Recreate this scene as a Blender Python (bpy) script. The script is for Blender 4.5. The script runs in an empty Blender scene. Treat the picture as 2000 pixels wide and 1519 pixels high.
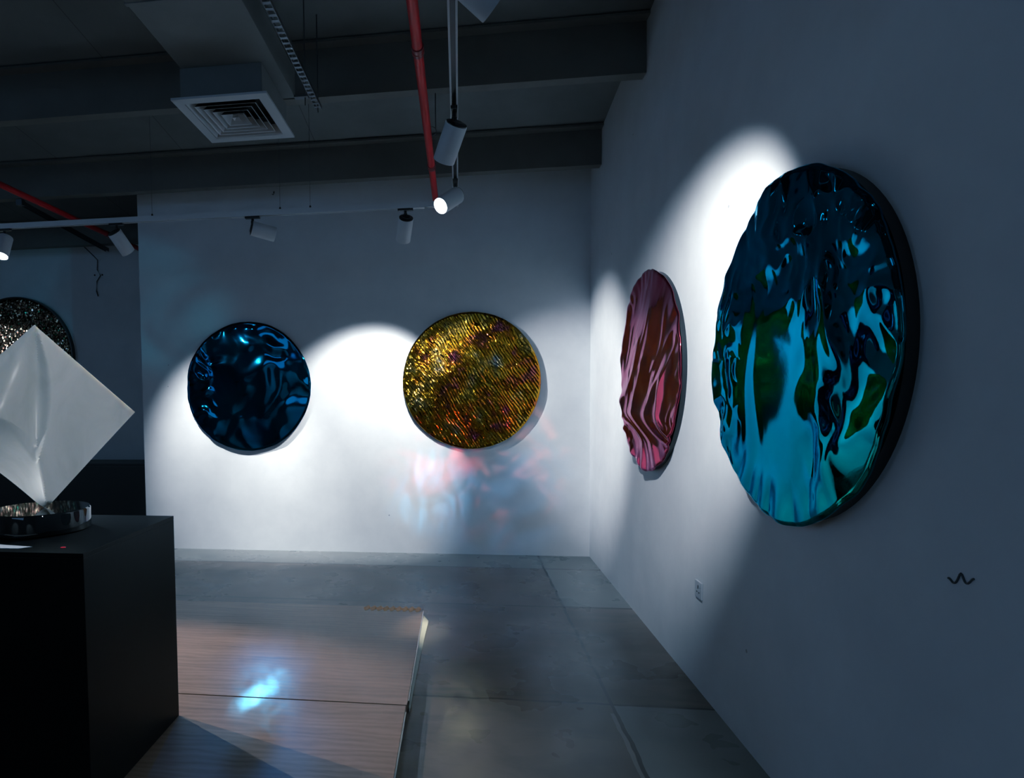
import bpy, bmesh, math, random
from mathutils import Vector, Matrix, noise
random.seed(7)
C = bpy.context.scene.collection
PI = math.pi

# ---------------------------------------------------------------- helpers
def link(o, parent=None):
    C.objects.link(o)
    if parent: o.parent = parent
    return o

def obj(name, bm, m, parent=None, smooth=False):
    me = bpy.data.meshes.new(name)
    bm.normal_update()
    bm.to_mesh(me); bm.free()
    if m: me.materials.append(m)
    if smooth:
        for p in me.polygons: p.use_smooth = True
    return link(bpy.data.objects.new(name, me), parent)

def auto(o, deg=35):
    for p in o.data.polygons: p.use_smooth = True
    o.data.set_sharp_from_angle(angle=math.radians(deg))
    return o

def tag(o, label, cat, group=None, kind=None):
    o['label'] = label; o['category'] = cat
    if group: o['group'] = group
    if kind: o['kind'] = kind
    return o

def struct(name, bm, m, parent=None):
    o = obj(name, bm, m, parent)
    if parent is None: o['kind'] = 'structure'
    return o

def empty(name, loc=(0, 0, 0), rot=(0, 0, 0)):
    o = bpy.data.objects.new(name, None); C.objects.link(o)
    o.empty_display_size = .05
    o.location = loc; o.rotation_euler = rot
    return o

def box(bm, x0, x1, y0, y1, z0, z1, bev=0, mat=None):
    vs = [bm.verts.new(v) for v in ((x0,y0,z0),(x1,y0,z0),(x1,y1,z0),(x0,y1,z0),(x0,y0,z1),(x1,y0,z1),(x1,y1,z1),(x0,y1,z1))]
    if mat is not None:
        for v in vs: v.co = mat @ v.co
    fs = [bm.faces.new([vs[i] for i in f]) for f in ((0,3,2,1),(4,5,6,7),(0,1,5,4),(1,2,6,5),(2,3,7,6),(3,0,4,7))]
    if bev:
        es = list({e for f in fs for e in f.edges})
        bmesh.ops.bevel(bm, geom=es, offset=bev, segments=2, affect='EDGES', profile=.6)
    return bm

def B(*a, **k):
    return box(bmesh.new(), *a, **k)

def lathe(bm, prof, seg=40, mat=Matrix(), cap=True):
    """prof: list of (r, z) revolved about local z"""
    rings = []
    for r, z in prof:
        rings.append([bm.verts.new(mat @ Vector((r*math.cos(2*PI*i/seg), r*math.sin(2*PI*i/seg), z))) for i in range(seg)])
    for a, b in zip(rings, rings[1:]):
        for i in range(seg):
            j = (i+1) % seg
            bm.faces.new((a[i], a[j], b[j], b[i]))
    if cap:
        bm.faces.new(list(reversed(rings[0]))); bm.faces.new(rings[-1])
    return bm

def tube(bm, pts, r, seg=12, cap=True):
    pts = [Vector(p) for p in pts]
    rings = []
    up = Vector((0, 0, 1))
    for i, p in enumerate(pts):
        d = (pts[min(i+1, len(pts)-1)] - pts[max(i-1, 0)]).normalized()
        a = d.cross(up)
        if a.length < 1e-3: a = d.cross(Vector((1, 0, 0)))
        a.normalize(); b = d.cross(a)
        rings.append([bm.verts.new(p + r*(math.cos(2*PI*k/seg)*a + math.sin(2*PI*k/seg)*b)) for k in range(seg)])
    for A_, B_ in zip(rings, rings[1:]):
        for k in range(seg):
            j = (k+1) % seg
            bm.faces.new((A_[k], A_[j], B_[j], B_[k]))
    if cap:
        bm.faces.new(list(reversed(rings[0]))); bm.faces.new(rings[-1])
    bmesh.ops.recalc_face_normals(bm, faces=bm.faces)
    return bm

def sstep(a, b, x):
    t = max(0, min(1, (x-a)/(b-a))); return t*t*(3-2*t)

# ---------------------------------------------------------------- materials
class N:
    """small node-graph helper"""
    def __init__(self, name):
        self.m = bpy.data.materials.new(name); self.m.use_nodes = True
        self.t = self.m.node_tree; self.t.nodes.clear()
        self.out = self.new('ShaderNodeOutputMaterial')
        self.b = self.new('ShaderNodeBsdfPrincipled')
        self.t.links.new(self.b.outputs[0], self.out.inputs[0])
    def new(self, ty, **k):
        n = self.t.nodes.new(ty)
        for a, v in k.items(): setattr(n, a, v)
        return n
    def put(self, sock, v):
        if isinstance(v, bpy.types.NodeSocket): self.t.links.new(v, sock)
        elif isinstance(v, (tuple, list)):
            sock.default_value = tuple(v) + ((1,) if len(v) == 3 and len(sock.default_value) == 4 else ())
        else: sock.default_value = v
    def set(self, **k):
        for a, v in k.items(): self.put(self.b.inputs[a.replace('_', ' ')], v)
        return self
    def obj(self):
        return self.new('ShaderNodeTexCoord').outputs['Object']
    def geo(self):
        return self.new('ShaderNodeNewGeometry').outputs['Position']
    def map(self, v, scale=(1,1,1), rot=(0,0,0), loc=(0,0,0)):
        n = self.new('ShaderNodeMapping'); self.put(n.inputs['Vector'], v)
        n.inputs['Scale'].default_value = scale; n.inputs['Rotation'].default_value = rot; n.inputs['Location'].default_value = loc
        return n.outputs[0]
    def noise(self, v, scale, detail=3, rough=.5, dist=0, col=False):
        n = self.new('ShaderNodeTexNoise'); self.put(n.inputs['Vector'], v)
        n.inputs['Scale'].default_value = scale; n.inputs['Detail'].default_value = detail
        n.inputs['Roughness'].default_value = rough; n.inputs['Distortion'].default_value = dist
        return n.outputs['Color' if col else 'Fac']
    def vor(self, v, scale, feature='F1', out='Color'):
        n = self.new('ShaderNodeTexVoronoi', feature=feature); self.put(n.inputs['Vector'], v)
        n.inputs['Scale'].default_value = scale
        return n.outputs[out]
    def math(self, op, a, b=0, c=0):
        n = self.new('ShaderNodeMath', operation=op); self.put(n.inputs[0], a); self.put(n.inputs[1], b); self.put(n.inputs[2], c)
        return n.outputs[0]
    def vmath(self, op, a, b=(0,0,0), s=None):
        n = self.new('ShaderNodeVectorMath', operation=op); self.put(n.inputs[0], a); self.put(n.inputs[1], b)
        if s is not None: self.put(n.inputs['Scale'], s)
        return n.outputs[0]
    def sep(self, v):
        n = self.new('ShaderNodeSeparateXYZ'); self.put(n.inputs[0], v); return n.outputs
    def ramp(self, f, stops, interp='LINEAR'):
        n = self.new('ShaderNodeValToRGB'); n.color_ramp.interpolation = interp
        e = n.color_ramp.elements
        while len(e) < len(stops): e.new(.5)
        for i, (p, c) in enumerate(stops):
            e[i].position = p; e[i].color = (*c, 1) if len(c) == 3 else c
        self.put(n.inputs[0], f); return n.outputs[0]
    def mix(self, f, a, b, blend='MIX'):
        n = self.new('ShaderNodeMix', data_type='RGBA', blend_type=blend)
        self.put(n.inputs['Factor'], f); self.put(n.inputs['A'], a); self.put(n.inputs['B'], b)
        return n.outputs['Result']
    def bump(self, h, strength=.3, dist=.01, normal=None):
        n = self.new('ShaderNodeBump'); self.put(n.inputs['Height'], h)
        n.inputs['Strength'].default_value = strength; n.inputs['Distance'].default_value = dist
        if normal is not None: self.put(n.inputs['Normal'], normal)
        return n.outputs[0]

def simple(name, col, rough=.5, metal=0, **k):
    g = N(name); g.set(Base_Color=col, Roughness=rough, Metallic=metal, **k)
    return g.m

def paint(name, c0, c1, rough=.6, scale=3, specks=True, spec=.3):
    g = N(name); p = g.geo()
    f = g.noise(p, scale, 5, .6)
    col = g.ramp(f, [(.35, c0), (.65, c1)])
    if specks:
        d = g.vor(p, 2.6, out='Distance')
        s = g.math('LESS_THAN', d, .022)
        col = g.mix(g.math('MULTIPLY', s, .55), col, (.10, .12, .15))
    fine = g.noise(p, 90, 3, .6)
    g.set(Base_Color=col, Roughness=rough, Specular_IOR_Level=spec, Normal=g.bump(fine, .12, .002))
    return g.m

M = {}
M['wall'] = paint('white_wall_paint', (.70, .72, .75), (.76, .78, .81))
M['ceiling'] = None
M['beam'] = paint('grey_beam_paint', (.125, .122, .118), (.145, .142, .138), specks=False)
M['duct'] = paint('grey_duct_paint', (.17, .18, .19), (.20, .21, .22), specks=False)
M['white_metal'] = simple('white_powder_coat', (.72, .74, .77), .38)
M['grille'] = simple('white_grille_metal', (.60, .62, .65), .45)
M['grille_shade'] = simple('duct_inside_shade', (.012, .013, .015), .8)  # near-black colour stands in for shade inside the diffuser
M['black_plastic'] = simple('black_plastic', (.012, .013, .016), .32)
M['zinc'] = simple('galvanised_steel', (.17, .18, .20), .42, 1)
M['alu'] = simple('aluminium_edge', (.62, .62, .58), .25, 1)
M['red'] = simple('red_pipe_paint', (.62, .012, .018), .42, Specular_IOR_Level=.3)
M['red_dark'] = simple('dark_red_coupling', (.22, .008, .012), .35)
M['black_matt'] = simple('black_matt_paint', (.0075, .009, .011), .42)
M['black_gloss'] = simple('polished_black_stone', (.004, .005, .006), .035, Specular_IOR_Level=.38)
M['black_rim'] = simple('black_disc_rim', (.01, .011, .013), .35)
M['paper'] = simple('white_paper', (.62, .66, .72), .7)
M['dust'] = simple('pale_crumb', (.7, .7, .7), .7)
M['dot_red'] = simple('red_sticker', (.75, .01, .04), .5)
M['switch'] = simple('white_socket_plastic', (.52, .55, .60), .35)
M['dark'] = simple('dark_hole', (.01, .012, .016), .7)
M['wire'] = simple('dark_wire', (.05, .06, .07), .5)
M['lens_off'] = simple('dark_lens', (.05, .05, .05), .1)

def mk_lens(name, strength):
    g = N(name)
    g.set(Base_Color=(.8, .8, .8), Emission_Color=(.93, .97, 1.0), Emission_Strength=strength)
    return g.m
M['lens_on'] = mk_lens('lit_lens', 26)
M['lens_dim'] = mk_lens('lamp_lens', 9)

def mk_ceiling():
    g = N('grey_ceiling_boards'); p = g.geo(); x = g.sep(p)
    f = g.noise(p, 2.5, 4, .6)
    col = g.ramp(f, [(.3, (.145, .155, .16)), (.7, (.18, .19, .195))])
    m = g.math('FRACT', g.math('DIVIDE', x[0], 1.22))
    line = g.math('LESS_THAN', m, .006)
    col = g.mix(g.math('MULTIPLY', line, .6), col, (.05, .055, .06))
    g.set(Base_Color=col, Roughness=.75, Specular_IOR_Level=.2)
    return g.m
M['ceiling'] = mk_ceiling()

def mk_floor():
    g = N('polished_concrete'); p = g.geo(); x = g.sep(p)
    big = g.noise(g.map(p, (1, .8, 1)), .9, 4, .5, .3)
    col = g.ramp(big, [(.36, (.125, .100, .088)), (.5, (.195, .163, .145)), (.64, (.26, .222, .198))])
    st = g.noise(g.map(p, (1.0, 2.6, 1)), 1.6, 5, .6, .3)
    col = g.mix(g.ramp(st, [(.45, (0, 0, 0)), (.72, (.6, .6, .6))]), col, (.055, .06, .065))
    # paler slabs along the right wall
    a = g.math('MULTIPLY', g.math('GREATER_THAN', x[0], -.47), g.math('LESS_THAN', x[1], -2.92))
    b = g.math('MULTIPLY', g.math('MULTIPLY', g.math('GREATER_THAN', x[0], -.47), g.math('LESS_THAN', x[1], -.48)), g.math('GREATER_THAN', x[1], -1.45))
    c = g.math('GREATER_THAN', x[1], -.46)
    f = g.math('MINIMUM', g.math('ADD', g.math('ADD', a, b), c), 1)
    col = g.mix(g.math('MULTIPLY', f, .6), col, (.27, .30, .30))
    # control joints
    def joint(v, at, w=.009):
        return g.math('LESS_THAN', g.math('ABSOLUTE', g.math('SUBTRACT', v, at)), w)
    wob = g.math('MULTIPLY', g.math('SUBTRACT', g.noise(p, 6, 2), .5), .03)
    xw = g.math('ADD', x[0], wob); yw = g.math('ADD', x[1], wob)
    j = joint(xw, -.47)
    for v in (-.46, -1.47, -2.91, -4.4, -5.9): j = g.math('MAXIMUM', j, joint(yw, v, .009))
    brk = g.ramp(g.noise(p, 3.1, 3), [(.30, (.2, .2, .2)), (.5, (1, 1, 1))])
    col = g.mix(g.math('MULTIPLY', g.math('MULTIPLY', j, .95), brk), col, (.035, .038, .042))
    # dark drag marks near the joints
    near = g.math('SUBTRACT', 1, g.math('MINIMUM', g.math('DIVIDE', g.math('ABSOLUTE', g.math('SUBTRACT', x[1], -2.86)), .12), 1))
    smear = g.math('MULTIPLY', near, g.ramp(g.noise(g.map(p, (1.5, 6, 1)), 2.2, 4), [(.45, (0, 0, 0)), (.65, (.7, .7, .7))]))
    col = g.mix(smear, col, (.06, .06, .062))
    # pale scraped line near the wall joint
    sc = g.math('MULTIPLY', joint(xw, -.49, .009), g.math('LESS_THAN', x[1], -3.0))
    col = g.mix(g.math('MULTIPLY', sc, .3), col, (.42, .42, .40))
    rgh = g.ramp(g.noise(p, 3, 3, .5), [(.3, (.24,)*3), (.7, (.34,)*3)])
    g.set(Base_Color=col, Roughness=rgh, Specular_IOR_Level=.22)
    return g.m
M['floor'] = mk_floor()

def mk_wood():
    g = N('brown_oak_board'); p = g.obj()
    info = g.new('ShaderNodeObjectInfo').outputs['Random']
    off = g.new('ShaderNodeCombineXYZ'); g.put(off.inputs[0], g.math('MULTIPLY', info, 9)); g.put(off.inputs[1], g.math('MULTIPLY', info, 5))
    p = g.vmath('ADD', p, off.outputs[0])
    q = g.map(p, (.55, 5.5, 1))
    w = g.new('ShaderNodeTexWave', wave_type='BANDS', bands_direction='Y'); g.put(w.inputs['Vector'], g.map(p, (.5, 1.6, 1)))
    w.inputs['Scale'].default_value = 5; w.inputs['Distortion'].default_value = 9; w.inputs['Detail'].default_value = 4; w.inputs['Detail Scale'].default_value = 1.1; w.inputs['Detail Roughness'].default_value = .55
    f = g.math('ADD', g.math('MULTIPLY', w.outputs['Fac'], .14), g.math('MULTIPLY', g.noise(q, 2.2, 9, .72, .6), .86))
    fine = g.noise(g.map(p, (3, 110, 1)), 1.5, 4, .6)
    col = g.ramp(f, [(.25, (.16, .095, .065)), (.45, (.30, .19, .135)), (.60, (.38, .25, .185)), (.8, (.45, .32, .24))])
    col = g.mix(g.math('MULTIPLY', g.ramp(fine, [(.45, (0,0,0)), (.7, (1,1,1))]), .2), col, (.18, .11, .07))
    g.set(Base_Color=col, Roughness=g.math('ADD', .27, g.math('MULTIPLY', f, .16)), Specular_IOR_Level=.5, Normal=g.bump(g.math('ADD', fine, f), .10, .003))
    return g.m
M['wood'] = mk_wood()

def mk_marble():
    g = N('white_marble'); p = g.obj()
    v = g.noise(g.map(p, (1, 1, .6)), 4.5, 7, .6, 1.4)
    col = g.ramp(v, [(.30, (.56, .57, .53)), (.5, (.64, .65, .62)), (.75, (.70, .71, .70))])
    v2 = g.noise(p, 14, 6, .7, .5)
    col = g.mix(g.ramp(v2, [(.62, (0, 0, 0)), (.8, (.35,)*3)]), col, (.32, .31, .25))
    spot = g.math('LESS_THAN', g.vmath_len(p, (.106, -.11, -.11)), .011)
    col = g.mix(g.math('MULTIPLY', spot, .75), col, (.09, .09, .16))
    g.set(Base_Color=col, Roughness=.36, Subsurface_Weight=.35, Subsurface_Radius=(.06, .045, .03), Subsurface_Scale=.5)
    return g.m
def vmath_len(self, a, c):
    n = self.new('ShaderNodeVectorMath', operation='DISTANCE'); self.put(n.inputs[0], a); self.put(n.inputs[1], c)
    return n.outputs['Value']
N.vmath_len = vmath_len
M['marble'] = mk_marble()

def mk_foil(name, c0, c1, rough, nscale=2.5, bump=.0, edge=(1, 1, 1), bscale=9):
    g = N(name); p = g.obj()
    f = g.noise(p, nscale, 3, .5)
    col = g.ramp(f, [(.35, c0), (.65, c1)])
    g.set(Base_Color=col, Metallic=1, Roughness=rough, Specular_Tint=edge)
    if bump:
        g.set(Normal=g.bump(g.noise(p, bscale, 3, .5, .3), bump, .02))
    return g.m
M['foil_blue'] = mk_foil('blue_mirror_sheet', (.002, .055, .13), (.001, .09, .15), .06, edge=(.1, .4, .7))
M['foil_teal'] = mk_foil('teal_mirror_sheet', (.002, .105, .17), (.002, .15, .175), .045, edge=(.2, .7, 1))
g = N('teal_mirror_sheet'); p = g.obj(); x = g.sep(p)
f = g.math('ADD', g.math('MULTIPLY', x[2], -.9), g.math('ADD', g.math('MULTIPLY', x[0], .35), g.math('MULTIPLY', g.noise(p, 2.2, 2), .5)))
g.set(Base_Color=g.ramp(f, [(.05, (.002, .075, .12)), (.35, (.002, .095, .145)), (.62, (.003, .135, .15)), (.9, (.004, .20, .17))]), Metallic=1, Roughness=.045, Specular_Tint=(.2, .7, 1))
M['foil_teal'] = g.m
M['foil_pink'] = mk_foil('pink_mirror_sheet', (.34, .012, .035), (.30, .020, .05), .10, edge=(1, .6, .8))
b_ = next(n for n in M['foil_pink'].node_tree.nodes if n.type == 'BSDF_PRINCIPLED')
b_.inputs['Coat Weight'].default_value = .35; b_.inputs['Coat Roughness'].default_value = .22

def mk_gold():
    g = N('ribbed_gold_mirror_sheet'); p = g.obj()
    # ribs run steeply from upper left to lower right
    q = g.map(p, rot=(0, math.radians(32), 0))
    x = g.sep(q)
    wob = g.math('MULTIPLY', g.math('SUBTRACT', g.noise(g.map(q, (1, 1, 1)), 3.0, 3), .5), .10)
    ph = g.math('MULTIPLY', g.math('ADD', x[0], wob), 2*PI/.026)
    rib = g.math('MULTIPLY', g.math('SINE', ph), .5)
    cross = g.noise(g.map(q, (26, 26, 13)), 1, 1.5, .5)
    band = g.noise(q, 4.2, 3, .55)
    h = g.math('ADD', g.math('MULTIPLY', rib, .0019), g.math('MULTIPLY', cross, .0105))
    nrm = g.bump(h, 1.0, 1.0)
    hue = g.noise(q, 5, 3, .6)
    col = g.ramp(hue, [(.30, (.24, .05, .10)), (.42, (.36, .11, .01)), (.52, (.42, .215, .012)), (.62, (.40, .25, .05)), (.74, (.14, .20, .22))])
    g.set(Base_Color=col, Metallic=1, Roughness=.06, Normal=nrm)
    return g.m
M['foil_gold'] = mk_gold()

def mk_sequin():
    g = N('dark_sparkling_sequin_sheet'); p = g.obj()
    c = g.vor(g.map(p, (1, 0, 1)), 62, out='Color')
    off = g.vmath('SUBTRACT', c, (.5, .5, .5))
    lf = g.vmath('SUBTRACT', g.noise(p, 3.2, 2, .5, 0, True), (.5, .5, .5))
    nn = g.vmath('ADD', g.vmath('SCALE', off, s=.95), g.vmath('SCALE', lf, s=.9))
    geo = g.new('ShaderNodeNewGeometry').outputs['Normal']
    n = g.vmath('NORMALIZE', g.vmath('ADD', geo, nn))
    tint = g.sep(c)
    col = g.ramp(tint[1], [(0, (.10, .055, .04)), (.62, (1, .85, .6)), (.9, (1, .95, .85)), (.97, (.1, .9, .5))], 'CONSTANT')
    g.set(Base_Color=col, Metallic=1, Roughness=.24, Normal=n)
    return g.m
M['sequin'] = mk_sequin()

def mk_tape():
    g = N('orange_patterned_tape'); p = g.obj(); x = g.sep(p)
    u = g.math('ABSOLUTE', g.math('SUBTRACT', g.math('FRACT', g.math('DIVIDE', x[0], .044)), .5))
    core = g.math('LESS_THAN', g.math('ADD', u, g.math('MULTIPLY', g.math('ABSOLUTE', x[1]), 9)), .30)
    col = g.mix(core, (1.0, .55, .22), (.85, .33, .06))
    g.set(Base_Color=col, Roughness=.5)
    return g.m
M['tape'] = mk_tape()

# ---------------------------------------------------------------- room shell
XL, YB, YR, WX = -9.2, -10.2, 1.3, -4.37     # left wall, rear wall, recess wall, end of the main wall
def zc(y): return 3.69 - .118*y              # sloping ceiling, rising towards the camera
def zb(y): return 3.392 - .0945*y            # undersides of the beams

struct('floor', B(XL-.2, .2, YB-.2, YR+.2, -.15, 0), M['floor'])
struct('wall_right', B(0, .2, YB, YR+.2, 0, 5.1), M['wall'])
struct('wall_back', B(WX, 0, 0, .14, 0, zc(.14)), M['wall'])
struct('wall_recess', B(XL, 0, YR, YR+.2, 0, zc(YR)), M['wall'])
struct('wall_left', B(XL-.2, XL, YB, YR+.2, 0, 5.1), M['wall'])
struct('wall_rear', B(XL, 0, YB-.2, YB, 0, 5.1), M['wall'])
bm = bmesh.new()
vs = [bm.verts.new(v) for v in ((XL, YB, zc(YB)), (0, YB, zc(YB)), (0, YR, zc(YR)), (XL, YR, zc(YR)),
                                (XL, YB, zc(YB)+.15), (0, YB, zc(YB)+.15), (0, YR, zc(YR)+.15), (XL, YR, zc(YR)+.15))]
for f in ((0,3,2,1),(4,5,6,7),(0,1,5,4),(1,2,6,5),(2,3,7,6),(3,0,4,7)): bm.faces.new([vs[i] for i in f])
bmesh.ops.recalc_face_normals(bm, faces=bm.faces)
struct('ceiling', bm, M['ceiling'])

for k in range(-1, 7):
    yf = -.444 - 1.273*k
    if k == -1: yf = .86
    z0 = zb(yf)
    bm = bmesh.new()
    box(bm, XL, -.003, yf, yf+.088, z0, zc(yf+.088)-.002)
    box(bm, XL, -.003, yf-.085, yf, zc(yf)-.018, zc(yf)-.002)
    box(bm, XL, -.003, yf+.088, yf+.17, zc(yf+.17)-.024, zc(yf+.17)-.002)
    struct('trim_%d' % (k+2), bm, M['beam'])

# ---------------------------------------------------------------- mirror discs
def nz(x, y, z=0.): return noise.noise(Vector((x, y, z)))
def ridge(x, y, z=0., e=.06):
    n = nz(x, y, z); return 1 - math.sqrt(n*n + e*e)*2

def disc(name, loc, rotz, hfun, rfun, off, mat, rings=150, segs=420, back_r=None):
    """a crumpled sheet facing local -y; local x runs to the viewer's right"""
    root = empty(name, loc, (0, 0, rotz))
    bm = bmesh.new()
    cv = bm.verts.new((0, -(off + hfun(0, 0, 0)), 0))
    prev = None; low = 0
    for i in range(1, rings+1):
        q = (i/rings)
        ring = []
        for j in range(segs):
            th = 2*PI*j/segs
            R_ = rfun(th)*q
            s, t = R_*math.cos(th), R_*math.sin(th)
            hv = hfun(s, t, q); low = min(low, hv)
            ring.append(bm.verts.new((s, -(off + hv), t)))
        if prev is None:
            for j in range(segs): bm.faces.new((cv, ring[(j+1) % segs], ring[j]))
        else:
            for j in range(segs):
                k = (j+1) % segs
                bm.faces.new((prev[j], prev[k], ring[k], ring[j]))
        prev = ring
    # the sheet folds back over the rim
    for (sc, dep) in ((.999, .88), (.985, .80)):
        ring = []
        for j in range(segs):
            c = prev[j].co if sc == .999 else base[j]
            if sc == .999:
                if j == 0: base = []
                base.append(prev[j].co.copy())
            cc = base[j]
            ring.append(bm.verts.new((cc.x*sc, cc.y*dep, cc.z*sc)))
        for j in range(segs):
            k = (j+1) % segs
            bm.faces.new((prev[j], prev[k], ring[k], ring[j]))
        prev = ring
    bmesh.ops.recalc_face_normals(bm, faces=bm.faces)
    o = obj('mirror_sheet', bm, mat, root, smooth=True)
    # backing drum standing on the wall
    bm = bmesh.new()
    r0 = (back_r or rfun(0)*.972)
    lathe(bm, [(r0, 0), (r0, max(.008, off+low-.004))], 96, Matrix.Rotation(PI/2, 4, 'X'))
    auto(obj('backing_ring', bm, M['black_rim'], root))
    return root

def rad(R0, a, f, seed, a2=.0, f2=16):
    def fn(th):
        c, s = math.cos(th), math.sin(th)
        return R0*(1 + a*nz(c*f, s*f, seed) + a2*nz(c*f2, s*f2, seed+3))
    return fn

# --- teal disc on the right wall
def h_teal(s, t, q):
    wx, wy = s + .10*nz(s*3, t*3, 1.7), t + .10*nz(s*3, t*3, 8.1)
    h = .009*nz(wx*1.5, wy*1.5, 3.3)
    # upper right: small creases
    m1 = sstep(.02, .30, t*.8 + s*.35)*sstep(-.30, .0, s+.10)
    h += m1*(.013*ridge(wx*5, wy*5, .4, .05) + .005*ridge(wx*11, wy*11, 5.5, .06))
    # lower right: large liquid blobs
    m2 = sstep(.05, .28, s)*sstep(.18, -.05, t)
    h += m2*(.028*nz(wx*5.2, wy*4.2, 9.4) + .006*ridge(wx*8, wy*8, 2.1, .12))
    # left: tongues that pick up the ribbed disc
    m3 = sstep(-.05, -.25, s)*sstep(.2, .0, t)*sstep(-.52, -.35, t)
    h += m3*.0045*nz(wx*8, wy*3.0, 4.2)
    # pleats at the rim
    ang = math.atan2(t, s)
    left = sstep(.35, -.45, s)
    pl = sstep(.70, 1.0, q)
    h += pl*(.003+.014*left)*(abs(nz(math.cos(ang)*3.5, math.sin(ang)*3.5, 2.2))*2.4 - .5)
    rimz = sstep(-.30, -.50, s)
    h += rimz*.010*max(0, ridge(ang*3.2 + 1, q*7, 2.9, .04))**2
    h -= .006*sstep(.97, 1, q)**2
    return h
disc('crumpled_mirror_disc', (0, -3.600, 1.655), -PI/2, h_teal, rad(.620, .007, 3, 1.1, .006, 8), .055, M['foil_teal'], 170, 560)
tag(bpy.data.objects['crumpled_mirror_disc'], 'large teal crumpled mirror disc on the right wall, closest to the camera', 'wall art')

# --- pink disc on the right wall
def h_pink(s, t, q):
    a = math.radians(42)
    if t < -.25: a = math.radians(42 - 70*sstep(-.25, -.45, t))
    u = s*math.cos(a) - t*math.sin(a)          # across the folds
    v = s*math.sin(a) + t*math.cos(a)          # along the folds
    u += .05*nz(u*3, v*3, 2.0)
    h = .020*max(0, ridge(u*3.6, v*1.2, 7.7, .05))**2 + .004*max(0, ridge(u*9, v*3, 1.3, .08))**2 + .004*nz(s*9, t*6, 9)*sstep(-.35, -.1, t)*sstep(.3, .05, t)
    h += .010*nz(s*2, t*2, 5)
    ang = math.atan2(t, s)
    h += sstep(.75, 1, q)*.010*nz(math.cos(ang)*8, math.sin(ang)*8, 6)
    h -= .005*sstep(.97, 1, q)**2
    return h
d = disc('crumpled_mirror_disc', (0, -1.895, 1.648), -PI/2, h_pink, rad(.622, .006, 3, 4.1, .010, 9), .038, M['foil_pink'], 150, 480)
tag(d, 'pink crumpled mirror disc with long diagonal folds on the right wall', 'wall art')

# --- blue disc on the back wall
def h_blue(s, t, q):
    wx, wy = s + .09*nz(s*3.5, t*3.5, 11.7), t + .09*nz(s*3.5, t*3.5, 18.1)
    h = .018*nz(wx*2.0, wy*2.0, 13.3) + .009*ridge(wx*3.8, wy*3.8, 10.4, .10) + .003*nz(wx*9, wy*9, 1.4)
    h += .012*sstep(-.2, -.5, s)*ridge(wx*7, wy*7, 3.4, .07)
    h -= .008*sstep(.96, 1, q)**2
    return h
d = disc('crumpled_mirror_disc', (-3.253, 0, 1.630), 0, h_blue, rad(.631, .010, 2.6, 24.1, .004, 9), .045, M['foil_blue'], 150, 480)
tag(d, 'dark blue crumpled mirror disc on the back wall', 'wall art')

# --- gold ribbed disc on the back wall
def h_gold(s, t, q):
    h = .022*nz(s*2.0, t*2.0, 31.3) + .007*nz(s*5, t*5, 32.3)
    h -= .008*sstep(.96, 1, q)**2
    return h
d = disc('ribbed_mirror_disc', (-1.090, 0, 1.652), 0, h_gold, rad(.640, .012, 1.6, 4.6, .003, 9), .055, M['foil_gold'], 120, 420)
tag(d, 'gold ribbed mirror disc covered in glints on the back wall', 'wall art')

# --- sparkling disc in the recess
d = disc('sequin_disc', (-6.68, YR, 2.055), 0, lambda s, t, q: .03*nz(s*2, t*2, 3) - .02*sstep(.95, 1, q), rad(.742, .0, 2, 1), .05, M['sequin'], 60, 240, .752)
tag(d, 'dark brown glittering disc with black rim in the left recess', 'wall art')
bm = lathe(bmesh.new(), [(.742, .0), (.757, .0), (.757, .062), (.742, .062), (.742, 0)], 96, Matrix.Rotation(PI/2, 4, 'X'), cap=False)
auto(obj('outer_rim', bm, M['black_rim'], d))

# ---------------------------------------------------------------- wooden boards on the floor
def board(name, x0, x1, y0, y1, label):
    root = empty(name, ((x0+x1)/2, (y0+y1)/2, 0))
    w, l = (x1-x0)/2, (y1-y0)/2
    obj('board_top', B(-w, w, -l, l, .004, .05, .002), M['wood'], root)
    obj('edge_strip', B(w+.0004, w+.006, -l+.05, l-.05, .004, .046), M['alu'], root)
    tag(root, label, 'floor board', 'brown wooden boards laid on the concrete floor')
board('wooden_floor_board', -4.30, -1.452, -3.119, -1.728, 'brown wooden board with the orange tape on its far corner')
bm = bmesh.new(); A_ = []; B_ = []  # added pale wedge imitating a sliver of light beside the board
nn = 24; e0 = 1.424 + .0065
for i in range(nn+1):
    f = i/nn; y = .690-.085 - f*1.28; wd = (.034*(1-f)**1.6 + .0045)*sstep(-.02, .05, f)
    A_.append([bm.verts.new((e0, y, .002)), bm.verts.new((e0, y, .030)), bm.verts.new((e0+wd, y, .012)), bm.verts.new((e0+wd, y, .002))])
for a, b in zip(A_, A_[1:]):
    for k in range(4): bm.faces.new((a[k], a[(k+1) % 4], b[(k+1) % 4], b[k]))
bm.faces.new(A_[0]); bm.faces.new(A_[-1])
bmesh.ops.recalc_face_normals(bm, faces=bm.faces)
o = obj('edge_light_wedge', bm, simple('pale_light_wedge', (.85, .86, .74), .45), next(q for q in C.objects if q.name == 'wooden_floor_board'))
o['label'] = 'added pale wedge shaped as a sliver of light along the board edge'
board('wooden_floor_board', -4.30, -1.456, -4.518, -3.127, 'brown wooden board nearest the camera, under the black plinth')

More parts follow.
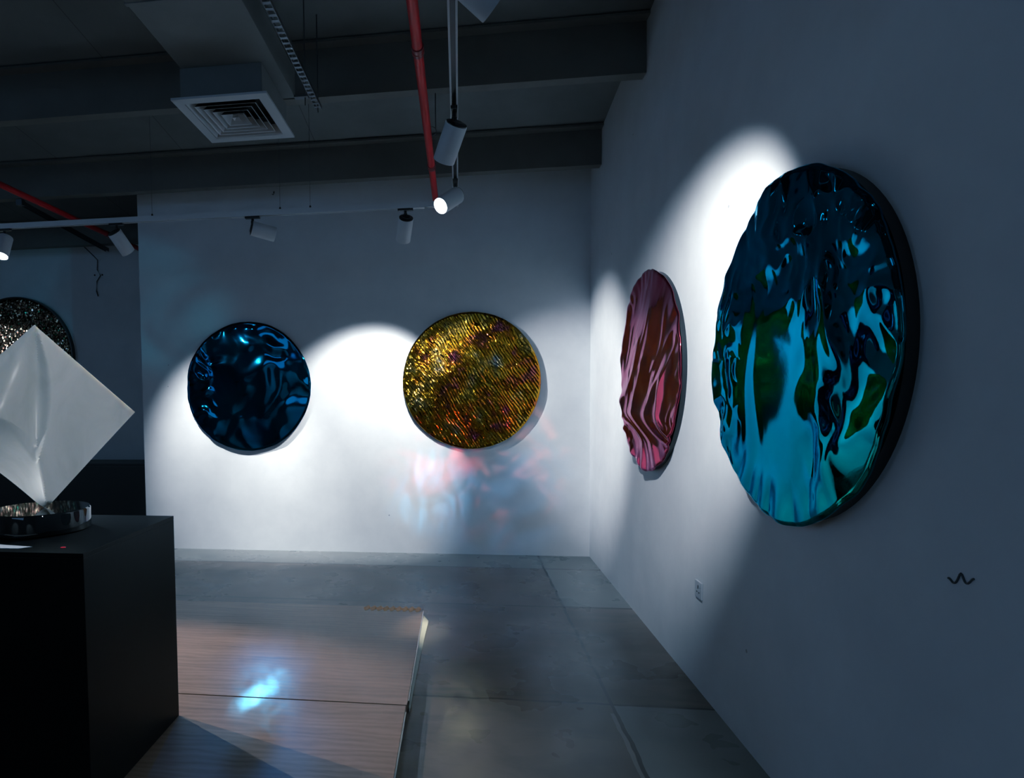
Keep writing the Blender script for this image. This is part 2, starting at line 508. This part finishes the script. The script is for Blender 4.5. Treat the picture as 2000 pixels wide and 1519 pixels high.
# orange decorative strip made of nine little diamonds
root = empty('decorative_tape', (-1.664, -1.768, .0503))
for i in range(9):
    cx = -.176 + .044*i; w = .030; hh = .040
    bm = bmesh.new()
    P = [(x_, y_*1.4) for x_, y_ in ((-.022, 0), (-.008, .020), (.003, .040), (.014, .026), (.022, .006), (.022, -.006), (.010, -.030), (-.004, -.040), (-.014, -.022))]
    a = [bm.verts.new((cx+x*1.02, y, 0)) for x, y in P]; b = [bm.verts.new((cx+x*1.02, y, .0012)) for x, y in P]
    bm.faces.new(list(reversed(a))) ; bm.faces.new(b)
    for j in range(len(P)):
        k = (j+1) % len(P); bm.faces.new((a[j], a[k], b[k], b[j]))
    bmesh.ops.recalc_face_normals(bm, faces=bm.faces)
    obj('tape_diamond', bm, M['tape'], root)
tag(root, 'short orange strip of joined diamonds stuck on the wooden board corner', 'tape')

# ---------------------------------------------------------------- plinth, base, sculpture
root = empty('display_plinth', (-2.84, -3.68, .05))
g = N('black_plinth_paint'); p = g.obj()
f = g.noise(p, 3, 4)
sp = g.math('LESS_THAN', g.vor(p, 9, out='Distance'), .035)
g.set(Base_Color=g.mix(g.math('MULTIPLY', sp, .25), g.ramp(f, [(.3, (.0015, .002, .003)), (.7, (.003, .0038, .0048))]), (.05, .06, .07)), Roughness=.42, Specular_IOR_Level=.10)
obj('plinth_body', B(-.35, .35, -.35, .35, 0, .911, .002), g.m, root)
obj('plinth_top', B(-.35, .35, -.35, .35, .9112, .929, .0015), g.m, root)
tag(root, 'black box plinth carrying the white marble sculpture', 'plinth')
ZP = .979
bm = lathe(bmesh.new(), [(.184, 0), (.19, .006), (.19, .082), (.186, .089), (.0005, .089)], 96)
o = auto(obj('sculpture_base', bm, M['black_gloss'])); o.location = (-2.91, -3.66, ZP)
tag(o, 'round polished black base under the marble sculpture', 'base')

def sculpture():
    n = 72
    T, Rr, L, Bt = Vector((0.0, .742)), Vector((.368, .388)), Vector((-.39, .375)), Vector((.012, 0.0))
    def P(a, b):   # bilinear patch T(0,0) R(1,0) L(0,1) B(1,1)
        return T*(1-a)*(1-b) + Rr*a*(1-b) + L*(1-a)*b + Bt*a*b
    def front(a, b):
        p = P(a, b); x, z = p.x, p.y
        # thin on the right-hand edges, swelling towards the left
        d = .030 + .085*sstep(-.9, .9, b-a)
        # lens-shaped hollow beside the vertical axis
        cx = -.005 + .03*(z-.4)
        zz = (z - .46)/.27
        if abs(zz) < 1:
            w = .055*(1-zz*zz)
            k = (x-cx)/max(w, 1e-4)
            if k < 1: d -= .060*(1-zz*zz)*(1 - sstep(0, 1, abs(k) if k > 0 else abs(k)*.45))
        # bevel of the two left edges, widest mid-edge
        da = a / max(.001, .30*math.sin(PI*min(1, b)*.92)**1.0 + .004)     # upper-left edge is a=0
        if da < 1: d -= (1-sstep(0, 1, da)) * .085*math.sin(PI*b*.92)
        db = (1-b) / max(.001, .36*math.sin(PI*(1-a)*.92 + .02) + .004)      # lower-left edge is b=1
        if db < 1: d -= (1-db) * .15*math.sin(PI*min(1, (1-a)*.95+.04))
        return d
    bm = bmesh.new()
    F = [[None]*(n+1) for _ in range(n+1)]; K = [[None]*(n+1) for _ in range(n+1)]
    for i in range(n+1):
        for j in range(n+1):
            a, b = i/n, j/n
            p = P(a, b)
            tip = sstep(0, .10, (1-a)+(1-b))
            d = front(a, b)
            bk = .06 - .0*a
            F[i][j] = bm.verts.new((p.x, -(d*tip + .012*(1-tip)), p.y))
            bk = (.010 + .05*b)*tip + .012*(1-tip)
            K[i][j] = bm.verts.new((p.x, bk, p.y))
    for i in range(n):
        for j in range(n):
            bm.faces.new((F[i][j], F[i][j+1], F[i+1][j+1], F[i+1][j]))
            bm.faces.new((K[i][j], K[i+1][j], K[i+1][j+1], K[i][j+1]))
    for i in range(n):
        bm.faces.new((F[i][0], F[i+1][0], K[i+1][0], K[i][0])); bm.faces.new((F[i+1][n], F[i][n], K[i][n], K[i+1][n]))
        bm.faces.new((F[0][i+1], F[0][i], K[0][i], K[0][i+1])); bm.faces.new((F[n][i], F[n][i+1], K[n][i+1], K[n][i]))
    bmesh.ops.recalc_face_normals(bm, faces=bm.faces)
    o = obj('marble_sculpture', bm, M['marble'])
    auto(o, 28)
    o.location = (-2.906, -3.655, ZP+.0885); o.rotation_euler = (0, 0, math.radians(33))
    tag(o, 'white marble diamond sculpture balanced on one corner on the round base', 'sculpture')
sculpture()

bm = bmesh.new()
vs = [(-3.18, -3.99), (-2.775, -3.985), (-2.86, -3.88), (-2.99, -3.86), (-3.18, -3.78)]
vs = [(-3.16, -3.995), (-2.768, -3.985), (-2.735, -3.955), (-3.10, -3.90)]
a = [bm.verts.new((x, y, ZP+.0005)) for x, y in vs]; b = [bm.verts.new((x, y, ZP+.002)) for x, y in vs]
bm.faces.new(a); bm.faces.new(b)
for j in range(4): bm.faces.new((a[j], a[(j+1) % 4], b[(j+1) % 4], b[j]))
bmesh.ops.recalc_face_normals(bm, faces=bm.faces)
tag(obj('paper_sheet', bm, M['paper']), 'pale sheet of paper on the plinth in front of the round base', 'paper')
o = obj('round_sticker', lathe(bmesh.new(), [(.009, 0), (.009, .0015)], 20), M['dot_red']); o.location = (-2.615, -3.955, ZP+.0004)
tag(o, 'tiny red dot sticker on the plinth top', 'sticker')

# ---------------------------------------------------------------- lighting tracks
ZT = 2.85; YT = -1.47; XT = -1.214
def track(name, length, joins, label):
    """three-circuit pendant rail running along local x, underside at z=0"""
    root = empty(name)
    bm = bmesh.new()
    box(bm, 0, length, -.018, -.010, 0, .034); box(bm, 0, length, .010, .018, 0, .034); box(bm, 0, length, -.018, .018, .034, .038)
    obj('rail_body', bm, M['white_metal'], root)
    obj('rail_slot', B(.002, length-.002, -.0098, .0098, .006, .0335), M['black_plastic'], root)
    for x in joins:
        obj('joint_cover', B(x-.05, x+.05, -.0185, .0185, -.003, -.0002), M['white_metal'], root)
    tag(root, label, 'light track')
    return root
t1 = track('lighting_track', 4.6, (.7, 3.02, 4.35), 'white light track running parallel to the back wall')
t1.location = (XT-.02-4.6, YT, ZT)
t2 = track('lighting_track', 6.0, (4.2,), 'white light track running from the corner towards the camera')
t2.location = (XT, YT+.02, ZT); t2.rotation_euler = (0, 0, -PI/2)
# suspension wires
for x in (-2.49, -2.264, -3.481):
    bm = tube(bmesh.new(), [(0, 0, 0), (0, 0, zc(YT)-ZT-.040)], .0012, 6)
    root = empty('suspension_wire', (x, YT, ZT+.0385))
    obj('wire', bm, M['wire'], root)
    obj('wire_grip', lathe(bmesh.new(), [(.007, 0), (.007, .014), (.003, .02)], 14), M['black_plastic'], root)
    tag(root, {-2.49: 'thin wire above the joint cover, left of the close pair holding the rail', -2.264: 'thin wire right of the close pair holding the rail', -3.481: 'thin suspension wire above the rail near the recess edge'}[x], 'wire', 'thin suspension wires of the parallel track')

# ---------------------------------------------------------------- spotlights
def spot_head(mount, direction, lens, label, along='x', scale=1.0):
    root = empty('track_spotlight', mount)
    d = Vector(direction).normalized()
    a = B(-.055, .055, -.016, .016, -.016, -.001, .002) if along == 'x' else B(-.016, .016, -.055, .055, -.016, -.001, .002)
    obj('track_adapter', a, M['black_plastic'], root)
    sx, sy = (-.030, 0) if along == 'x' else (0, .030)
    bm = lathe(bmesh.new(), [(.010, -.017), (.010, -.032), (.013, -.036), (.013, -.056), (.008, -.060)], 18)
    st = obj('swivel_stem', bm, M['black_plastic'], root); auto(st)
    # head: cylinder whose rear cap sits under the stem
    R_, L_ = .053*scale, .175*scale
    rot = d.to_track_quat('Z', 'Y').to_matrix().to_4x4()
    up = Vector((0, 0, -.054))
    # push the body away from the stem so that the stem meets the rear cap
    perp = Vector((0, 0, -1)) - d*d.dot(Vector((0, 0, -1)))
    org = up + (perp.normalized()*R_*.62*min(1, perp.length*1.2) if perp.length > .05 else Vector()) 
    mt = Matrix.Translation(org) @ rot
    bm = lathe(bmesh.new(), [(R_*.97, 0), (R_, .003), (R_, L_-.002), (R_*.985, L_), (R_*.93, L_), (R_*.90, L_-.012)], 48, mt, cap=False)
    auto(obj('head_shell', bm, M['white_metal'], root), 40)
    bm = lathe(bmesh.new(), [(R_*.955, .0015), (R_*.955, -.004), (R_*.55, -.009), (R_*.5, -.012)], 48, mt)
    cap = auto(obj('rear_cap', bm, M['black_plastic'], root))
    bm = lathe(bmesh.new(), [(R_*.895, L_-.014), (R_*.895, L_-.011)], 40, mt)
    obj('lens', bm, lens, root)
    tag(root, label, 'spotlight', 'white cylinder track spotlights')
    tip = Vector(mount) + org + d*(L_+.012)
    return tip, d

def spot(loc, target, power, angle, blend=.6, size=.02, col=(1, 1, 1), name='spot'):
    l = bpy.data.lights.new(name, 'SPOT'); l.energy = power; l.spot_size = math.radians(angle); l.spot_blend = blend
    l.shadow_soft_size = size; l.color = col
    o = bpy.data.objects.new(name, l); C.objects.link(o); o.location = loc
    o.rotation_euler = (Vector(target)-Vector(loc)).to_track_quat('-Z', 'Y').to_euler()
    return o

W = (.93, .97, 1.0)
def fixture(mount, aim, lens, label, along, power, angle, blend, col=W, light_aim=None, size=.02):
    d = Vector(aim) - Vector(mount)
    tip, dd = spot_head(mount, d, lens, label, along)
    la = light_aim or aim
    spot(tip, la, power, angle, blend, size, col, 'spot_lamp')

fixture((-1.57, YT, ZT), (-1.98, 0, 1.25), M['lens_dim'], 'spotlight with dark rear cap, nearest the rail corner', 'x', 420, 58, .6, light_aim=(-2.12, 0, 1.22))
fixture((-2.70, YT, ZT), (.0, -.15, 2.22), M['lens_dim'], 'spotlight lying almost level, pointing right, in the middle of the rail', 'x', 520, 44, .8, light_aim=(0, -.50, 1.45))
fixture((-3.77, YT, ZT), (-3.10, 0, 1.10), M['lens_dim'], 'spotlight at the recess edge pointing down and right', 'x', 420, 56, .9, light_aim=(-3.45, 0, .95))
fixture((-4.70, YT, ZT), (-4.60, -2.5, .6), M['lens_on'], 'glowing spotlight at the far left end of the rail', 'x', 120, 60, .6)
fixture((XT, -2.98, ZT), (-2.15, -1.45, .9), M['lens_dim'], 'spotlight with dark rear cap hanging in front of the red pipe', 'y', 40, 50, .8, light_aim=(-1.5, 0, .9))
fixture((XT, -1.99, ZT), (-2.7, -3.5, 1.5), M['lens_on'], 'spotlight with bright glowing face at the corner, pointing at the sculpture', 'y', 420, 34, .7)
fixture((XT+.01, -4.11, ZT), (-.15, -3.62, 2.10), M['lens_dim'], 'spotlight closest to the camera, cut off by the top edge', 'y', 420, 58, .8, light_aim=(0, -2.70, 1.75))

# ---------------------------------------------------------------- red sprinkler pipes
def pipe(x, z, y0, y1, couplings, label):
    root = empty('red_pipe', (x, y0, z))
    auto(obj('pipe_run', tube(bmesh.new(), [(0, 0, 0), (0, (y1-y0)/2, 0), (0, y1-y0, 0)], .0265, 24), M['red'], root))
    for y in couplings:
        m = Matrix.Translation((0, y-y0, 0)) @ Matrix.Rotation(-PI/2, 4, 'X')
        bm = lathe(bmesh.new(), [(.0267, 0), (.032, .004), (.032, .030), (.029, .034), (.029, .044), (.032, .048), (.032, .074), (.0267, .078)], 28, m)
        auto(obj('coupling', bm, M['red_dark'], root))
    tag(root, label, 'pipe')
    return root
pipe(-1.400, 3.30, -5.2, 0, (-2.72, -1.05), 'red pipe running overhead beside the track to the back wall')
pipe(-4.945, 3.30, -5.2, YR, (.40,), 'red pipe crossing the upper left into the recess')
# pipe hanger beside the right pipe
root = empty('pipe_hanger', (-1.345, -1.66, 3.30))
obj('threaded_rod', tube(bmesh.new(), [(.0, 0, .02), (.0, 0, zb(-1.66)-3.30+.0)], .004, 8), M['zinc'], root)
obj('clip', tube(bmesh.new(), [(-.026+.03*math.cos(t), 0, -.0+.03*math.sin(t)) for t in [PI*i/8 - PI/2 for i in range(9)]], .003, 6), M['zinc'], root)
tag(root, 'small steel hanger clip beside the right red pipe under the beam', 'pipe hanger')

# ---------------------------------------------------------------- duct with air diffuser
root = empty('air_duct', (-2.462, -2.142, 3.36))
obj('duct_run', B(-.272, .272, -4.6, 0, 0, .165, .003), M['duct'], root)
for y in (-1.02, -2.2, -3.4):
    bm = bmesh.new(); box(bm, -.277, .277, y-.012, y+.012, -.005, .17)
    obj('duct_flange', bm, M['duct'], root)
obj('support_bracket', B(.2722, .357, -.038, .002, -.0125, -.0005), M['zinc'], root)
obj('threaded_rod', tube(bmesh.new(), [(.338, -.018, -.06), (.338, -.018, zc(-2.16)-3.36-.002)], .004, 8), M['zinc'], root)
tag(root, 'grey rectangular ventilation duct overhead', 'duct')

def diffuser():
    x0, x1, y0, y1, z = -2.780, -2.230, -2.620, -2.022, 3.17
    cx, cy = (x0+x1)/2, (y0+y1)/2
    root = empty('air_diffuser', (cx, cy, z)); hx, hy = (x1-x0)/2, (y1-y0)/2
    def ring(bm, a0, z0, a1, z1, t=.0015):
        # square ring band between half-size fraction a0 at z0 and a1 at z1
        A_ = [bm.verts.new((sx*hx*a0, sy*hy*a0, z0)) for sx, sy in ((-1,-1),(1,-1),(1,1),(-1,1))]
        B_ = [bm.verts.new((sx*hx*a1, sy*hy*a1, z1)) for sx, sy in ((-1,-1),(1,-1),(1,1),(-1,1))]
        for i in range(4):
            j = (i+1) % 4; bm.faces.new((A_[i], A_[j], B_[j], B_[i]))
    bm = bmesh.new()
    ring(bm, 1.0, 0, .80, .0); ring(bm, 1.0, 0, 1.0, .012); ring(bm, 1.0, .012, .86, .0125)
    obj('outer_frame', bm, M['grille'], root)
    for i, a in enumerate((.735, .60, .465, .33, .195)):
        bm = bmesh.new()
        ring(bm, a+.038, .004, a-.055, .052)
        ring(bm, a+.038, .004, a+.060, .002)
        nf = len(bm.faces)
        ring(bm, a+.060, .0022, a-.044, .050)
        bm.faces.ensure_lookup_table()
        for f in bm.faces[nf:]: f.material_index = 1  # shade on the louvre backs is put into their colour
        o = obj('louvre_ring', bm, M['grille'], root); o.data.materials.append(M['grille_shade'])
    bm = bmesh.new(); ring(bm, .075, .006, .002, .03)
    obj('centre_cone', bm, M['grille'], root)
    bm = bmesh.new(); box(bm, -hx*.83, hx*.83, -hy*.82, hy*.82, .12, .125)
    obj('plenum_shade', bm, M['grille_shade'], root)  # dark sheet painted as the shade inside the neck
    bm = bmesh.new()
    for sx in (-1, 1):
        box(bm, sx*hx*.85-.003, sx*hx*.85+.003, -hy*.85, hy*.85, .013, .1885)
        box(bm, -hx*.85, hx*.85, sx*hy*.85-.003, sx*hy*.85+.003, .013, .1885)
    obj('neck_box', bm, M['duct'], root)
    tag(root, 'square white louvred ceiling air diffuser with a short neck, under the duct', 'air vent')
diffuser()
# neck plate between diffuser and neck is the neck itself; small bracket and rod beside the duct
# (bracket and rod are fixed to the duct)
# perforated channel right of the duct
root = empty('perforated_channel', (-2.078, -5.0, 3.35))
bm = bmesh.new()
Lc = 5.0-1.98
n = 62
for i in range(n):            # slotted web facing down, built as rungs
    y = Lc*i/n
    box(bm, -.017, .017, y, y+Lc/n*.42, 0, .002)
box(bm, -.020, -.017, 0, Lc, 0, .020); box(bm, .017, .020, 0, Lc, 0, .020)
box(bm, -.020, -.011, 0, Lc, .020, .022); box(bm, .011, .020, 0, Lc, .020, .022)
obj('slotted_rail', bm, M['zinc'], root)
for y in (.9, Lc-.03):
    obj('hanger_rod', tube(bmesh.new(), [(0, y, -.03), (0, y, zc(-5.0+y)-3.35-.002)], .004, 8), M['zinc'], root)
tag(root, 'slotted steel channel hanging to the right of the duct', 'cable tray')

# strut in the recess
root = empty('steel_strut', (-5.34, -.375, 3.404))
v = Vector((-5.253, .95, 3.262)) - Vector((-5.34, -.375, 3.404))
bm = bmesh.new()
rot = v.to_track_quat('Y', 'Z').to_matrix().to_4x4()
box(bm, -.020, -.017, 0, v.length, -.02, .02, mat=rot); box(bm, .017, .020, 0, v.length, -.02, .02, mat=rot); box(bm, -.017, .017, 0, v.length, .017, .02, mat=rot)
obj('strut_channel', bm, M['zinc'], root)
obj('end_plate', B(-.03, .03, -.05, .0, -.025, .0282), M['zinc'], root)
tag(root, 'grey steel strut crossing the recess below the left red pipe', 'strut')

# hanging cable stub in the recess
bm = tube(bmesh.new(), [(0, -.30, .10), (.02, -.12, .02), (0, -.015, 0), (-.01, -.012, -.12), (.03, -.012, -.19), (-.02, -.012, -.26), (-.03, -.012, -.38), (-.01, -.012, -.44)], .006, 8)
o = obj('hanging_cable', bm, M['wire']); o.location = (-5.58, YR, 3.262-.03)
tag(o, 'thin loose cable hanging down the recess wall', 'cable')
for x in (-5.632, -5.532):
    o = obj('wall_screw', lathe(bmesh.new(), [(.010, 0), (.010, .003), (.006, .006)], 14, Matrix.Rotation(PI/2, 4, 'X')), M['dark']); o.location = (x, YR, 3.052)
    tag(o, 'left of the two dark screws beside the hanging cable' if x < -5.6 else 'right of the two dark screws beside the hanging cable', 'screw', 'screws on the recess wall')

# low black cabinet in the recess
root = empty('low_cabinet', (-6.2, .80, 0))
obj('cabinet_body', B(-1.7, 1.55, -.2, .25, 0, .785, .004), M['black_matt'], root)
obj('cabinet_top', B(-1.71, 1.56, -.21, .26, .786, .80, .003), M['black_matt'], root)
for i in range(3):
    obj('cabinet_door', B(-1.68+1.075*i, -.62+1.075*i, -.216, -.2005, .04, .765, .002), M['black_matt'], root)
tag(root, 'long low black cabinet standing against the recess wall', 'cabinet')

# ceiling ring and hooks
bm = tube(bmesh.new(), [(.03*math.cos(t), .03*math.sin(t), 0) for t in [2*PI*i/24 for i in range(25)]], .003, 6, cap=False)
o = obj('ceiling_ring', bm, M['wire'])
def ceil_at(u, v):
    # where the line of sight of that feature meets the sloping ceiling
    return None
o.location = (-3.60, -1.30, zc(-1.30)-.006); o.rotation_euler = (math.radians(-6.7), 0, 0)
tag(o, 'small thin ring fixed on the ceiling left of the diffuser', 'ring')
o = obj('wall_hook', tube(bmesh.new(), [(0, -.001, 0), (.012, -.02, .004), (.016, -.03, -.012), (.006, -.03, -.03), (-.006, -.026, -.022)], .004, 8), M['dark']); o.location = (-2.968, 0, 3.50)
tag(o, 'small dark hook high on the back wall under the beam', 'hook')

# ---------------------------------------------------------------- things on the right wall
root = empty('wall_socket', (0, -2.708, .517), (0, 0, -PI/2))
obj('socket_plate', B(-.043, .043, -.009, -.0003, -.043, .043, .003), M['switch'], root)
for x, z, w, h in ((0, .014, .004, .009), (-.014, -.012, .006, .003), (.014, -.012, .006, .003)):
    obj('socket_hole', B(x-w, x+w, -.0098, -.0088, z-h, z+h), M['dark'], root)
obj('rocker_switch', B(.018, .030, -.0125, -.0092, .016, .034, .001), M['switch'], root)
tag(root, 'small white power socket low on the right wall', 'socket')

pts = []
for i in range(25):
    u = i/24; pts.append((0.0, -u*.078, (-.012*math.sin(PI*u*2)**2 + .012*math.exp(-((u-.5)/.10)**2)) + .020*u))
bm = tube(bmesh.new(), [(-.0018, y, z) for _, y, z in pts], .0026, 6)
o = obj('bent_wire', bm, M['wire']); o.location = (0, -4.325, 1.042)
tag(o, 'short wavy dark wire fixed on the right wall below the large teal disc', 'wire')

# ---------------------------------------------------------------- light
def gobo(l, scale, lo, hi, seed, stretch=(1, 1, 1)):
    """break the beam up the way a crumpled mirror throws it back"""
    l = l.data; l.use_nodes = True; t = l.node_tree
    em = next(n for n in t.nodes if n.type == 'EMISSION')
    tc = t.nodes.new('ShaderNodeTexCoord'); mp = t.nodes.new('ShaderNodeMapping')
    mp.inputs['Scale'].default_value = stretch; mp.inputs['Location'].default_value = (seed, seed*.7, 0)
    nz_ = t.nodes.new('ShaderNodeTexNoise'); nz_.inputs['Scale'].default_value = scale; nz_.inputs['Detail'].default_value = 3; nz_.inputs['Distortion'].default_value = 1.2
    mr = t.nodes.new('ShaderNodeMapRange'); mr.inputs['From Min'].default_value = lo; mr.inputs['From Max'].default_value = hi
    t.links.new(tc.outputs['Normal'], mp.inputs['Vector']); t.links.new(mp.outputs[0], nz_.inputs['Vector'])
    t.links.new(nz_.outputs['Fac'], mr.inputs['Value']); t.links.new(mr.outputs[0], em.inputs['Strength'])

BL = (.08, .42, 1.0)  # unseen coloured spots added in place of light thrown back by the discs
for tx, ty, pw, an in ((-2.245, -3.22, 130, 2.0), (-2.222, -3.16, 330, 2.2), (-2.20, -3.09, 420, 2.2), (-2.17, -3.00, 200, 2.4), (-2.135, -2.90, 90, 2.8), (-2.18, -3.06, 60, 8), (-2.35, -3.25, 30, 8)):
    c = spot((-3.05, -.25, 1.62), (tx, ty, .05), pw, an, 1, .008, (.12, .58, 1)); gobo(c, 40, .25, .65, 1.3+tx)
c = spot((-3.05, -.25, 1.62), (-1.95, -3.45, .05), 110, 26, 1, .01, BL); gobo(c, 6, .38, .75, 4.4)
c = spot((-3.2, -.25, 1.5), (-3.1, -1.07, .0), 40, 22, 1, .01, BL); gobo(c, 9, .45, .70, 2.2)
c = spot((-3.2, -.25, 1.5), (-2.45, -1.0, .0), 18, 34, 1, .01, BL); gobo(c, 9, .47, .72, 7.2)
c = spot((-.25, -3.3, 1.5), (-1.47, 0, .62), 480, 15, 1, .01, (.10, .55, 1)); gobo(c, 10, .42, .66, 3.1, (2, .7, 1))
c = spot((-.25, -3.3, 1.5), (-.9, 0, .6), 160, 30, 1, .01, (.1, .5, 1)); gobo(c, 6, .40, .75, 9.1)
c = spot((-.25, -1.9, 1.5), (-1.42, 0, 1.00), 240, 24, 1, .01, (1, .10, .10)); gobo(c, 7, .42, .66, 5.1)
c = spot((-.25, -1.9, 1.5), (-.75, 0, .85), 110, 40, 1, .01, (1, .25, .2)); gobo(c, 8, .5, .72, 6.1)
c = spot((-.25, -3.4, 1.8), (-4.30, 0, 2.42), 260, 17, 1, .01, (.05, .6, .75)); gobo(c, 5, .35, .7, 8.1)
c = spot((-1.2, -.3, 1.5), (-1.30, -3.1, .0), 7, 18, 1, .01, (1, .9, .45)); gobo(c, 10, .46, .62, 1.9)
c = spot((-.25, -2.3, 1.2), (-.2, -1.05, .0), 5, 34, 1, .01, BL); gobo(c, 6, .4, .7, 3.9)

c = spot((-.60, -.40, 1.3), (-1.43, -2.05, .03), 180, 10, 1, .01, (1, .95, .75)); gobo(c, 8, .25, .5, 2.9)  # unseen spot added to brighten the pale wedge at the board edge
# far spots on the left part of the hall throw the plinth's shadow across the boards
spot((-6.2, -1.0, 2.9), (-2.3, -3.3, .0), 800, 24, .7, .03, (.80, .90, 1.0), 'spot_lamp')
spot((-7.6, -1.45, 2.9), (-2.75, -3.0, .0), 1200, 19, .7, .03, (1.0, .72, .50), 'spot_lamp')
spot((-.7, -6.3, 2.8), (-2.93, -3.66, 1.40), 250, 15, .6, .05, (.95, .97, 1.0), 'spot_lamp')  # unseen spot added to model the sculpture's front and hollow
spot((-5.6, -5.2, .9), (-3.08, -3.72, 1.20), 260, 10, .7, .08, (.92, .96, 1.0), 'spot_lamp')  # low unseen spot added to brighten the sculpture's left bevel
# unseen spots added to brighten the hall walls that the discs reflect
for x, y, tx, ty, tz, pw in ((-7.5, -6.5, -9.1, -6.0, 1.6, 160), (-4.5, -8.2, -5.2, -10.1, 1.5, 140), (-2.0, -8.6, -1.6, -10.1, 1.4, 110), (-7.4, -3.6, -9.1, -3.2, 1.6, 120)):
    spot((x, y, 2.8), (tx, ty, tz), pw, 50, .7, .03, W, 'spot_lamp')

# unseen area lights added as cold blue fill
def area(loc, tgt, sx, sy, power, col):
    l = bpy.data.lights.new('fill_light', 'AREA'); l.shape = 'RECTANGLE'; l.size = sx; l.size_y = sy; l.energy = power; l.color = col
    o = bpy.data.objects.new('fill_light', l); C.objects.link(o); o.location = loc
    o.rotation_euler = (Vector(tgt)-Vector(loc)).to_track_quat('-Z', 'Y').to_euler()
area((-4.5, -9.6, 3.2), (-3, -3, 1.0), 3.0, .8, 20, (.40, .67, 1.0))
area((-8.9, -5.0, 2.6), (-2, -3, 1.0), .8, 2.2, 17, (.40, .67, 1.0))

# unseen narrow spots added to raise the sparkle on single discs
for x, y, z, tx, ty, tz, pw, an in ((-6.6, -1.6, 2.85, -6.9, 1.3, 1.95, 400, 20), (-4.3, -3.9, 2.8, -6.85, 1.3, 1.98, 1300, 11.5), (-7.7, -3.2, 2.8, -6.8, 1.3, 1.98, 1000, 13),
                                   (-2.0, -7.6, 2.9, -1.09, 0, 1.65, 420, 8.4), (-4.4, -3.2, 2.8, -1.09, 0, 1.65, 160, 13), (-2.3, -3.4, 2.85, -1.09, 0, 1.65, 110, 18),
                                   (-1.9, -5.2, 2.78, -3.25, 0, 1.63, 330, 11.5), (-5.0, -4.0, 2.8, -3.25, 0, 1.63, 240, 14)):
    spot((x, y, z), (tx, ty, tz), pw, an, .35, .02, W, 'spot_lamp')
w = bpy.data.worlds.new('world'); bpy.context.scene.world = w; w.use_nodes = True
bg = w.node_tree.nodes['Background']; bg.inputs[0].default_value = (.10, .22, .36, 1); bg.inputs[1].default_value = .3

# ---------------------------------------------------------------- camera
cam = bpy.data.cameras.new('camera'); co = bpy.data.objects.new('camera', cam); C.objects.link(co)
cam.sensor_fit = 'HORIZONTAL'; cam.sensor_width = 36; cam.lens = 1234.19/2000*36
cam.shift_x = (1000-734.31)/2000; cam.shift_y = (834.27-759.5)/2000
r = Vector((0.9914589623, 0.1298577669, -0.0120865131)); dn = Vector((-0.0059080496, -0.047858999, -0.9988366289)); fw = Vector((-0.1302851625, 0.9903769353, -0.0466830273))
mw = Matrix(((r.x, -dn.x, -fw.x, -1.2), (r.y, -dn.y, -fw.y, -6.03984), (r.z, -dn.z, -fw.z, 1.50432), (0, 0, 0, 1)))
co.matrix_world = mw; cam.clip_start = .02
sc = bpy.context.scene; sc.camera = co
sc.view_settings.view_transform = 'Standard'
sc.view_settings.use_curve_mapping = True
cm = sc.view_settings.curve_mapping
for ci, pts_ in ((0, ((.03, .021), (.10, .070), (.45, .42))), (2, ((.03, .036), (.10, .128), (.45, .50)))):
    for a_, b_ in pts_: cm.curves[ci].points.new(a_, b_)
cm.update()
sc.view_settings.look = 'None'
sc.view_settings.exposure = -.5
sc.cycles.use_denoising = True
sc.cycles.caustics_reflective = False; sc.cycles.caustics_refractive = False
sc.cycles.max_bounces = 8; sc.cycles.diffuse_bounces = 4; sc.cycles.glossy_bounces = 5
sc.cycles.sample_clamp_indirect = 6
